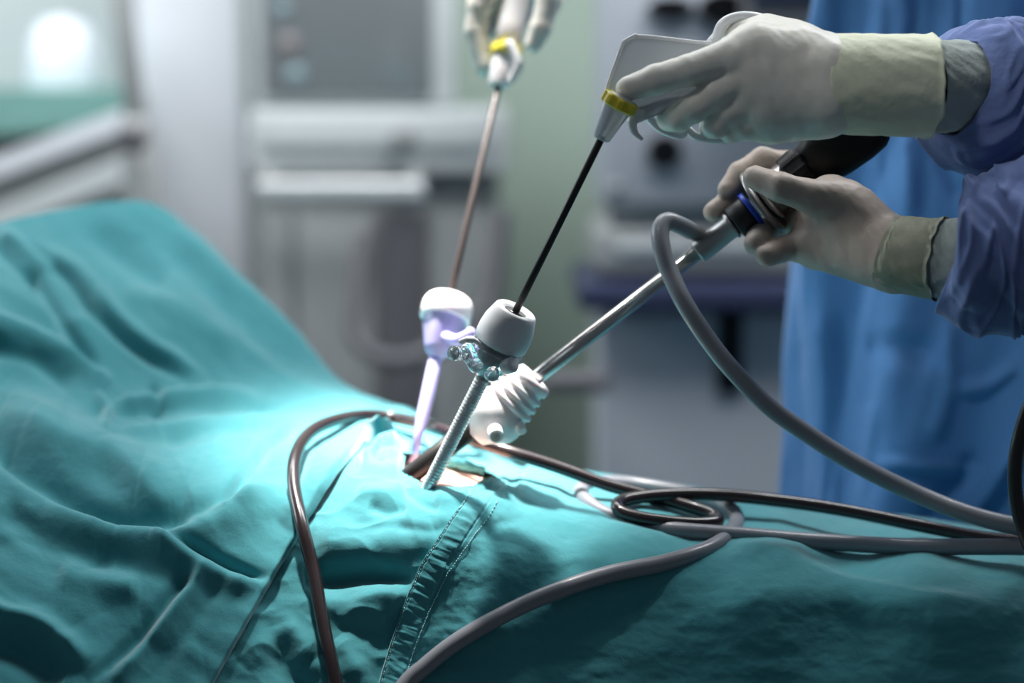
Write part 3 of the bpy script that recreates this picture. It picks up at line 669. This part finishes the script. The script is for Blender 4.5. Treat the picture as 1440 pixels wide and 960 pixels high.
obj('eyepiece_disc', *lathe([(0, .016), (.0003, .0290), (.0012, .0306), (.0034, .0306), (.0046, .0296), (.0056, .0262), (.0052, .014)], S(1070), dr, 48), M['metalcup'], lpz)
obj('eyepiece_disc_ring', *lathe([(.0056, .019), (.0085, .0222), (.0105, .0222), (.012, .018)], S(1070), dr, 48), M['steel'], lpz)
obj('coupler', *lathe([(0, .001), (0, .0150), (.002, .0175), (L(1074, 1112), .0185), (L(1074, 1113), .001)], S(1074), sax, 32, mod=lambda a, q: 1 - .03 * math.cos(8 * a)), M['metalcup'], lpz)
rr = lambda a, q: (1 + .035 * (1 if math.cos(9 * a) > 0 else -1)) if q < .021 else (abs(math.cos(a)) ** 3.2 + abs(math.sin(a)) ** 3.2) ** (-1 / 3.2)
ch = obj('camera_head', *lathe([(0, .001), (0, .0165), (.001, .0200), (.012, .0208), (.017, .0208), (.020, .0180), (.023, .0192), (.030, .0238), (.045, .0262), (.066, .0275), (.082, .0265), (.088, .0235), (.090, .018), (.091, .001)], S(1110), sax, 64, mod=rr), M['black'], lpz, auto=40)
for a in (-.35, .45):
    ax_, n_, b_ = basis(sax, UPV); dirv = n_ * math.cos(a + PI / 2) + b_ * math.sin(a + PI / 2)
    if dirv @ FWD > 0: dirv = -dirv
    base = S(1114) + dirv * .0195 + n_ * (.007 * (1 if a > 0 else -1)); obj('grip_rib', *tube([base, base + sax * .013], .0021, 8), M['blackrub'], ch)
# scope trocar
t3 = empty('trocar', 'white ridged trocar around the steel laparoscope, lowest and thickest of the three ports', 'trocar', tuple(S0), 'trocars in the abdomen')
sdn = -sax
prof = [(0, .009), (-.002, .012), (-.002, .0165), (.001, .0180), (.005, .0182), (.0062, .0162), (.009, .0165)]
for i in range(3):
    q = .010 + i * .0075; r = .0185 + i * .0018
    prof += [(q, r - .0015), (q + .0008, r + .0014), (q + .0036, r + .002), (q + .0046, r + .0003), (q + .0066, r - .0004)]
prof += [(.034, .0235), (.040, .0262), (.047, .0268), (.053, .0258), (.060, .0215), (.066, .0150), (.072, .0110)]
h3 = obj('housing', *lathe(prof, S(751), sdn + np.array([.0, .0, -.14]), 56), M['cap_white'], t3)
obj('seal', *lathe([(-.001, .0158), (.001, .0125), (.003, .008), (.006, .0068)], S(751), sdn + np.array([.0, .0, -.14]), 36), M['cap_white'], t3)
obj('side_port', *lathe([(.006, .001), (.006, .0038), (.0005, .0042), (0, .0050), (.0002, .0060), (.001, .0066), (.012, .0066), (.014, .0055), (.034, .006)], W(698, 614, 1.700), (W(690, 580, 1.74) - W(698, 614, 1.700)), 24), M['cap_white'], h3)
obj('port_plug', *lathe([(0, .001), (-.0005, .0035), (0, .0042), (.005, .0042), (.020, .0035)], W(734, 606, 1.715), (W(722, 580, 1.735) - W(734, 606, 1.715)), 20), M['cap_white'], h3)
obj('cannula', *lathe([(0, .0102), (L(575, 690) + .01, .0085), (L(575, 690) + .014, .0070)], S(690), sdn, 28), M['blackshaft'], t3)

# far grasper and its port
U0, U1 = W(579, 652, 1.80), W(702, 116, 1.95); uax = (U1 - U0) / np.linalg.norm(U1 - U0)
UY = lambda y: along(U0, U1, py=y); udn = -uax
t2 = empty('trocar', 'white capped trocar with violet clear housing, farthest of the three ports', 'trocar', tuple(U0), 'trocars in the abdomen')
obj('cap', *lathe([(0, .008), (-.001, .014), (0, .0175), (.0025, .0208), (.007, .0232), (.013, .0240), (.0225, .0240), (.024, .0225), (.022, .018)], UY(418), udn, 48), M['cap_white'], t2)
hs2 = obj('housing', *lathe([(.020, .0205), (.026, .0200), (.034, .0185), (.040, .0165), (.052, .0135), (.057, .0115), (.061, .0070), (.063, .004)], UY(418), udn, 40, mod=lambda a, q: 1 + .03 * math.cos(6 * a)), M['violet'], t2)
obj('side_valve', *tube(catmull([UY(470), W(640, 478, 1.81), W(657, 472, 1.80), W(664, 466, 1.80)], 5), .0052, 14), M['violet'], hs2)
obj('cannula', *lathe([(0, .0052), (L(600, 600) + .004, .0066), (.062, .0060), (.072, .0045), (.105, .0040)], UY(502), udn, 24), M['violet'], t2)
g2 = empty('laparoscopic_grasper', 'blurred laparoscopic grasper with white handle and yellow wheel in the hand at the top edge', 'surgical instrument', tuple(UY(418)))
obj('shaft', *tube([UY(430), UY(112)], .0034, 16), M['greyshaft'], g2)
n0 = UY(122); obj('nose', *lathe([(0, .001), (0, .0085), (.002, .0105), (.030, .0125), (.034, .0135), (.036, .001)], n0, uax, 28, sx=1, sy=.8, ref=RGT), M['cap_white'], g2)
obj('rotation_wheel', *lathe([(0, .011), (0, .0135), (.0015, .0152), (.010, .0152), (.0115, .0135), (.0115, .011)], UY(80), uax + np.array([-.05, 0, -.0]), 48, mod=lambda a, q: 1 + .05 * (1 if math.cos(8 * a) > 0 else -1)), M['yellow'], g2, auto=35)
obj('handle_body', *lathe([(0, .001), (0, .0130), (.03, .0140), (.06, .0175), (.10, .018), (.105, .001)], UY(72), uax, 28, sx=1, sy=.7, ref=RGT), M['cap_white'], g2)
obj('trigger', *tube(catmull([W(716, 60, 1.95), W(728, 88, 1.945), W(724, 104, 1.945), W(716, 116, 1.945)], 5), [.005] * 8 + list(np.linspace(.005, .003, 8)), 12), M['milky_edge'], g2)

# ------------------------------------------------------------------ cables
def cable(name, pts, r, mt, label, on=None, nn=12):
    P = catmull(WL(pts), nn); return tag(obj(name, *tube(P, r, 16), M[mt]), label, 'cable')
def lay(pts, up):
    L_ = lambda x, y: (9 * mm + max(0, float(dispL(np.array([[float(x)]]), np.array([[float(y)]]), None)[0, 0]))) if x < eL(y) + 12 else 3 * mm   # distance of a cable lying on the cloth, found from the cloth surface
    out = []
    for q in pts:
        if len(q) == 3: out.append(q)
        else:
            x, y = q; out.append((x, y, float(depth(np.array(float(x)), np.array(float(y)))) - up - L_(x, y)))
    return out
cable('light_cable', [(972, 325, 1.708), (955, 316, 1.70), (938, 311, 1.695), (929, 322, 1.69), (930, 345, 1.685), (940, 378, 1.68), (962, 425, 1.67), (995, 476, 1.67), (1030, 520, 1.67), (1080, 570, 1.68), (1130, 606, 1.69), (1200, 650, 1.70), (1280, 690, 1.71), (1360, 722, 1.70), (1440, 742, 1.69), (1560, 765, 1.68)], .0078, 'cable_grey',
      'grey light cable arching from the laparoscope post down across the blue gown')
cable('thin_cable', lay([(500, 1100), (478, 990), (466, 930), (455, 880), (440, 800), (424, 735, 1.672), (413, 680, 1.708), (416, 640, 1.745), (434, 610, 1.79), (465, 593, 1.83), (510, 584, 1.885), (560, 588, 1.90), (620, 604, 1.82), (700, 630, 1.78), (780, 655, 1.77), (850, 680, 1.765), (905, 695, 1.76), (960, 709, 1.75), (1000, 722, 1.735), (1008, 733, 1.72), (975, 736, 1.71), (920, 731, 1.705), (880, 722, 1.71), (868, 711, 1.72), (882, 702, 1.735), (930, 696, 1.75), (1000, 695, 1.76), (1080, 702, 1.755), (1180, 716, 1.75), (1300, 740, 1.745), (1380, 755, 1.745), (1460, 762, 1.745), (1600, 770, 1.74)], .008), .0058, 'cable_brown',
      'thin dark brown cable arching over the left drape and coiling among the grey loops')
cable('thick_cable', lay([(520, 1080), (562, 975), (600, 935), (650, 897), (720, 858), (790, 828), (860, 806), (930, 792), (985, 776), (1020, 757), (1036, 733), (1022, 712, 1.77), (980, 697, 1.80), (930, 687, 1.82), (880, 680, 1.83), (840, 680, 1.82), (818, 688, 1.80), (822, 702, 1.76), (850, 722, 1.735), (900, 738, 1.715), (960, 746, 1.70), (1040, 752, 1.70), (1150, 761, 1.70), (1280, 768, 1.70), (1440, 769, 1.695), (1600, 775, 1.69)], .010), .0072, 'cable_grey',
      'thick grey cable curving up from the bottom edge and looping across the right drape')
cable('black_lead', [(1500, 470, 1.62), (1462, 540, 1.63), (1438, 600, 1.64), (1428, 650, 1.65), (1429, 700, 1.66), (1440, 745, 1.66), (1460, 800, 1.64)], .0062, 'cable_black',
      'short black lead hanging at the picture edge in front of the gown')

# ------------------------------------------------------------------ people
def loft(centers, rad, seg, fn, ref=FWD):
    """rings around a centre line; fn(theta, i, u) returns added radius; rad = (a,b) half axes per ring"""
    Cn = np.asarray(centers); T, _, _ = frames(Cn); V = []; m = len(Cn)
    for i in range(m):
        ax_, n_, b_ = basis(T[i], ref); th = np.arange(seg) * 2 * PI / seg; dr_ = fn(th, i, i / (m - 1))
        V.append(Cn[i] + n_[None] * (np.cos(th) * (rad[i][0] + dr_))[:, None] + b_[None] * (np.sin(th) * (rad[i][1] + dr_))[:, None])
    V = np.concatenate(V); F = [(i * seg + k, i * seg + (k + 1) % seg, (i + 1) * seg + (k + 1) % seg, (i + 1) * seg + k) for i in range(m - 1) for k in range(seg)]
    return V, F
def rads(keys, m):
    u = np.linspace(0, 1, m); k = np.array(keys, float); return np.stack([np.interp(u, k[:, 0], k[:, 1]), np.interp(u, k[:, 0], k[:, 2])], 1)

# --- surgeon: torso in gown, one raised forearm
pA = empty('person', 'surgeon in a long blue gown standing behind the patient, gloved hand on the pistol handle', 'person', (.55, 2.1, 0))
m_ = 260; zs = np.linspace(.12, 1.50, m_)
cx = np.interp(zs, [.1, .9, 1.15, 1.35, 1.5], [.555, .545, .540, .555, .575]); cen = np.stack([cx, np.full(m_, 2.12), zs], 1)
rd_ = rads([(0, .20, .28), (.5, .175, .244), (.72, .165, .236), (.84, .165, .240), (.93, .15, .235), (.975, .11, .17), (1, .055, .06)], m_)
def gownf(th, i, u):
    zz = zs[i]
    a = 12 * np.cos(7 * th + 2.2 * math.sin(zz * 3) + 1.0) * (1 - u * .4) + 6 * np.cos(13 * th + 4 * zz + 1.7) + 13 * noise(th * 2.2 + 4, zz * 1.3, .5) + 9 * noise(np.cos(th) * 3.1, zz * 4.0 + np.sin(th) * 3, 2.2) + 4 * noise(np.cos(th) * 8, zz * 9 + np.sin(th) * 8, 5.2)
    return a * mm * (1 if u < .93 else .4)
gV, gF = loft(cen, rd_, 260, gownf, ref=np.array([0, 1.0, 0]))
v_ = gV - CAM; d_ = v_ @ FWD; gpx = 720 + F_PX * (v_ @ RGT) / d_; gpy = 480 - F_PX * (v_ @ UPV) / d_
front = np.clip((2.10 - gV[:, 1]) / .06, 0, 1)
gst = [([(1222, 500), (1260, 488), (1315, 505)], 20, -11 * mm), ([(1345, 548), (1390, 540), (1425, 512)], 9, 9 * mm), ([(1350, 740), (1385, 690), (1425, 625)], 10, 14 * mm),
       ([(1380, 760), (1420, 700), (1460, 640)], 12, -12 * mm), ([(1300, 740), (1330, 690), (1380, 640)], 13, -9 * mm), ([(1225, 650), (1290, 655), (1375, 662)], 6, 7 * mm), ([(1230, 668), (1290, 672), (1370, 680)], 9, -6 * mm),
       ([(1150, 430), (1155, 560), (1148, 720)], 13, 8 * mm), ([(1185, 440), (1190, 580), (1180, 730)], 10, -6 * mm), ([(1225, 560), (1215, 640), (1222, 740)], 11, 7 * mm), ([(1330, 450), (1335, 540), (1310, 620)], 9, 7 * mm),
       ([(1284, -20), (1288, 20), (1280, 70)], 6, -9 * mm), ([(1351, -20), (1352, 20), (1350, 70)], 6, -9 * mm), ([(1180, -20), (1186, 30), (1182, 90)], 14, -7 * mm), ([(1230, -20), (1236, 30), (1232, 90)], 11, 6 * mm),
       ([(1322, 185), (1345, 225), (1366, 270)], 6, 10 * mm), ([(1310, 190), (1332, 235), (1350, 285)], 8, -9 * mm), ([(1270, 185), (1276, 240), (1280, 310)], 8, 7 * mm), ([(1296, 185), (1302, 240), (1300, 310)], 6, -6 * mm), ([(1246, 200), (1250, 260), (1262, 330)], 8, -6 * mm)]
gV = gV - np.array([0, 1.0, 0]) * (strokes(gpx, gpy, gst) * front)[:, None]
gw = obj('gown', gV, gF, M['gown'], pA)
# apron seam and fold flap on the gown front
# sleeve of the raised arm
def sleeve(P, keys, phase, m=120, seg=150, amp=1.0, tilt=0.0):
    cs = catmull(P, 20); u = np.linspace(0, 1, m); k_ = np.linspace(0, len(cs) - 1, m); cs = np.stack([np.interp(k_, np.arange(len(cs)), cs[:, j]) for j in range(3)], 1)
    def f(th, i, uu):
        a = 7 * noise(np.cos(th) * 1.3 + uu * 5 + phase, np.sin(th) * 1.3 + uu * 4, phase) + 3.2 * (1 - np.clip(np.abs(noise(np.cos(th) * 1.5 + uu * 6, np.sin(th) * 1.5 - uu * 9, phase + 4)) * 4, 0, 1)) + 1.6 * noise(np.cos(th) * 3.5, np.sin(th) * 3.5 + uu * 14, phase)
        return a * mm * amp * min(1, .35 + uu * 6)
    V, F = loft(cs, rads(keys, m), seg, f)
    Tt, _, _ = frames(cs)       # slanted opening: the lower lip reaches further along the wrist
    for i in range(m):
        ring = V[i * seg:(i + 1) * seg]; zc = ring[:, 2].mean(); rr_ = np.ptp(ring[:, 2]) / 2 + 1e-6
        V[i * seg:(i + 1) * seg] = ring + Tt[i][None] * (((ring[:, 2] - zc) / rr_) * tilt * math.exp(-(i / m) * 14))[:, None]
    # turned-in opening
    n0_ = seg; c0_ = V[:seg].mean(0); T, _, _ = frames(cs)
    inner = [c0_ + (V[:seg] - c0_) * s_ + T[0] * o_ for s_, o_ in ((.985, -.0012), (.955, .0), (.93, .006), (.88, .03))]
    Vn = np.concatenate(inner[::-1] + [V]); nb = len(inner)
    Fn = [tuple(i + nb * seg for i in f) for f in F]
    for r in range(nb):
        for q in range(seg): Fn.append((r * seg + q, r * seg + (q + 1) % seg, (r + 1) * seg + (q + 1) % seg, (r + 1) * seg + q))
    return Vn, Fn
pts = WL([(1344, 124, 1.63), (1380, 132, 1.645), (1440, 140, 1.66), (1540, 165, 1.69), (1680, 230, 1.74), (1690, 90, 1.85), (1620, -40, 1.98)])
obj('sleeve', *sleeve(pts, [(0, .0405, .0405), (.04, .050, .0500), (.10, .058, .060), (.2, .064, .066), (.5, .066, .068), (.7, .062, .062), (1, .075, .08)], .7, amp=1.3, tilt=.004), M['sleeve'], pA)
def cuff(P, keys, mt, par, name, ph, amp=1.0, rim=1.0):
    cs = catmull(P, 14); m = len(cs)
    def f(th, i, u):
        return amp * mm * (.9 * noise(np.cos(th) * 3 + u * 4, np.sin(th) * 3, ph) + .7 * noise(np.cos(th) * 7, np.sin(th) * 7 + u * 12, ph)) + rim * mm * 1.3 * (math.exp(-((u - 1) / .03) ** 2) + .0)
    V, F = loft(cs, rads(keys, m), 96, f)
    seg = 96; e = V[-seg:]; c_ = e.mean(0); T, _, _ = frames(cs)
    # irregular free rim, rolled edge
    th = np.arange(seg) * 2 * PI / seg; wob = (noise(np.cos(th) * 2.3, np.sin(th) * 2.3, ph) * .004 * rim)[:, None] * T[-1]
    V[-seg:] += wob
    V[-2 * seg:-seg] += wob * .8
    add = np.concatenate([c_ + (V[-seg:] - c_) * .965 + T[-1] * .0003, c_ + (V[-seg:] - c_) * .95 - T[-1] * .004])
    n_ = len(V); V = np.concatenate([V, add])
    for r in range(2):
        o_ = n_ - seg + r * seg
        for q in range(seg): F.append((o_ + q, o_ + (q + 1) % seg, o_ + seg + (q + 1) % seg, o_ + seg + q))
    return obj(name, V, F, M[mt], par)
cuff(WL([(1290, 121, 1.608), (1330, 122, 1.625), (1365, 124, 1.64), (1400, 130, 1.65)]), [(0, .034, .0375), (1, .036, .0385)], 'knit', pA, 'knit_cuff', 1.2, 1.4, 0)
def hand(palm, fingers, mt, par, name='glove', **k):
    P = [(W(*a), W(*b), ra, rb) for a, b, ra, rb in palm]; Fg = [[(W(*q[:3]), q[3]) for q in f] for f in fingers]
    return obj(name, *sdf_hand(P, Fg, **k), M[mt], par)
gA = hand(
    [((1150, 90, 1.600), (1058, 66, 1.596), .0225, .0190), ((1150, 118, 1.600), (1048, 92, 1.592), .0230, .0170), ((1150, 142, 1.602), (1058, 120, 1.594), .0230, .0170), ((1148, 148, 1.604), (1080, 152, 1.600), .0210, .0200),
     ((1150, 150, 1.606), (1088, 172, 1.612), .021, .0165), ((1120, 70, 1.61), (1078, 52, 1.62), .022, .0165), ((1172, 104, 1.60), (1172, 132, 1.60), .0285, .0285), ((1062, 120, 1.597), (1075, 158, 1.608), .017, .018)],
    [[(1066, 66, 1.596, .018), (1022, 82, 1.588, .0150), (968, 99, 1.584, .0128), (922, 112, 1.588, .0120), (884, 124, 1.592, .0100)],
     [(1050, 100, 1.594, .016), (1004, 132, 1.590, .0130), (975, 152, 1.592, .0118), (955, 166, 1.600, .0108), (940, 168, 1.612, .0098)],
     [(1056, 130, 1.598, .015), (1024, 158, 1.596, .0118), (1008, 176, 1.600, .0105), (1000, 178, 1.615, .0098)],
     [(1072, 156, 1.606, .014), (1046, 178, 1.605, .0108), (1028, 184, 1.610, .0098), (1020, 178, 1.625, .0088)],
     [(1110, 62, 1.612, .019), (1078, 48, 1.622, .0140), (1050, 46, 1.628, .0118), (1030, 50, 1.634, .0098)]],
    'glove', pA)
cuff(WL([(1158, 118, 1.602), (1180, 118, 1.602), (1230, 119, 1.604), (1306, 121, 1.612)]), [(0, .030, .0345), (.10, .034, .0390), (.3, .0345, .0400), (1, .0375, .0412)], 'cuff', gA, 'glove_cuff', 3.3)

# --- camera assistant: forearm and hand from the right
pB = empty('person', 'assistant reaching in from the right, lower gloved hand gripping the black camera head', 'person', tuple(W(1600, 420, 1.55)))
pts = WL([(1352, 366, 1.605), (1378, 362, 1.60), (1420, 352, 1.595), (1480, 345, 1.585), (1600, 380, 1.56), (1720, 430, 1.53)])
obj('sleeve', *sleeve(pts, [(0, .046, .038), (.05, .056, .050), (.15, .064, .0640), (.4, .067, .066), (1, .07, .07)], 2.4, amp=1.45, tilt=.026), M['sleeve'], pB)
cuff(WL([(1312, 362, 1.623), (1335, 365, 1.618), (1372, 368, 1.606), (1400, 370, 1.60)]), [(0, .0290, .0305), (.3, .0315, .0335), (1, .034, .0355)], 'knit', pB, 'knit_cuff', 5.2, 1.6, 0)
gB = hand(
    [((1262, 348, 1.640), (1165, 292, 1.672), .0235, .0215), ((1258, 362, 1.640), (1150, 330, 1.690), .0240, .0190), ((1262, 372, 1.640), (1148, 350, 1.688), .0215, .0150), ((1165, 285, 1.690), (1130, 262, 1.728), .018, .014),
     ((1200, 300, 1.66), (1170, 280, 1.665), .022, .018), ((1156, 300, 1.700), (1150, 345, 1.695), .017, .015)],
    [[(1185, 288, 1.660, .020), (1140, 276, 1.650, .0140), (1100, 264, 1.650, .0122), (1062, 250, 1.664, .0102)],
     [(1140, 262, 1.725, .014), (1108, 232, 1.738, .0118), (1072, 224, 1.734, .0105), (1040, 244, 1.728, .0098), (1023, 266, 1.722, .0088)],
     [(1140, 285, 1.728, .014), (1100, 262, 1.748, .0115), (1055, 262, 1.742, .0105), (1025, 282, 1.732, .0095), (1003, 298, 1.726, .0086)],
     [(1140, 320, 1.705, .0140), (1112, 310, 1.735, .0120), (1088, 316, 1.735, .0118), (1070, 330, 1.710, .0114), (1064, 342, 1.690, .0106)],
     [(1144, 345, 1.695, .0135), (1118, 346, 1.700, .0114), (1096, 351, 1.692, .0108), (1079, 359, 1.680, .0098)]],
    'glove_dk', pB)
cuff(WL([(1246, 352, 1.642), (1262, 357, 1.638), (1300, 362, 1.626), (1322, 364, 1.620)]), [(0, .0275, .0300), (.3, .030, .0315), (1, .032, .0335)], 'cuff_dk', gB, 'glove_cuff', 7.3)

# --- far assistant: blurred hand at the top edge
pC = empty('person', 'blurred far assistant, only gloved fingers around the far white handle visible at the top', 'person', tuple(W(760, -160, 2.1)))
gC = hand(
    [((690, -20, 1.99), (720, -110, 2.03), .018, .026), ((730, -30, 2.00), (745, -110, 2.03), .018, .028), ((768, -30, 1.97), (765, -110, 2.02), .018, .026)],
    [[(690, -25, 1.99, .016), (674, 10, 1.985, .0125), (670, 45, 1.985, .0120), (681, 95, 1.98, .0095)],
     [(700, -30, 2.01, .014), (694, 0, 2.01, .0115), (689, 40, 2.00, .0100)],
     [(772, -30, 1.965, .016), (772, 0, 1.95, .0125), (760, 40, 1.945, .0105), (750, 62, 1.945, .0090)],
     [(765, -30, 2.01, .014), (757, 5, 2.01, .0115), (748, 30, 2.01, .0095)]],
    'glove', pC, h=.0022)
cuff(WL([(742, -90, 2.02), (748, -160, 2.05), (752, -240, 2.08)]), [(0, .034, .032), (1, .040, .038)], 'cuff', gC, 'glove_cuff', 2.3)
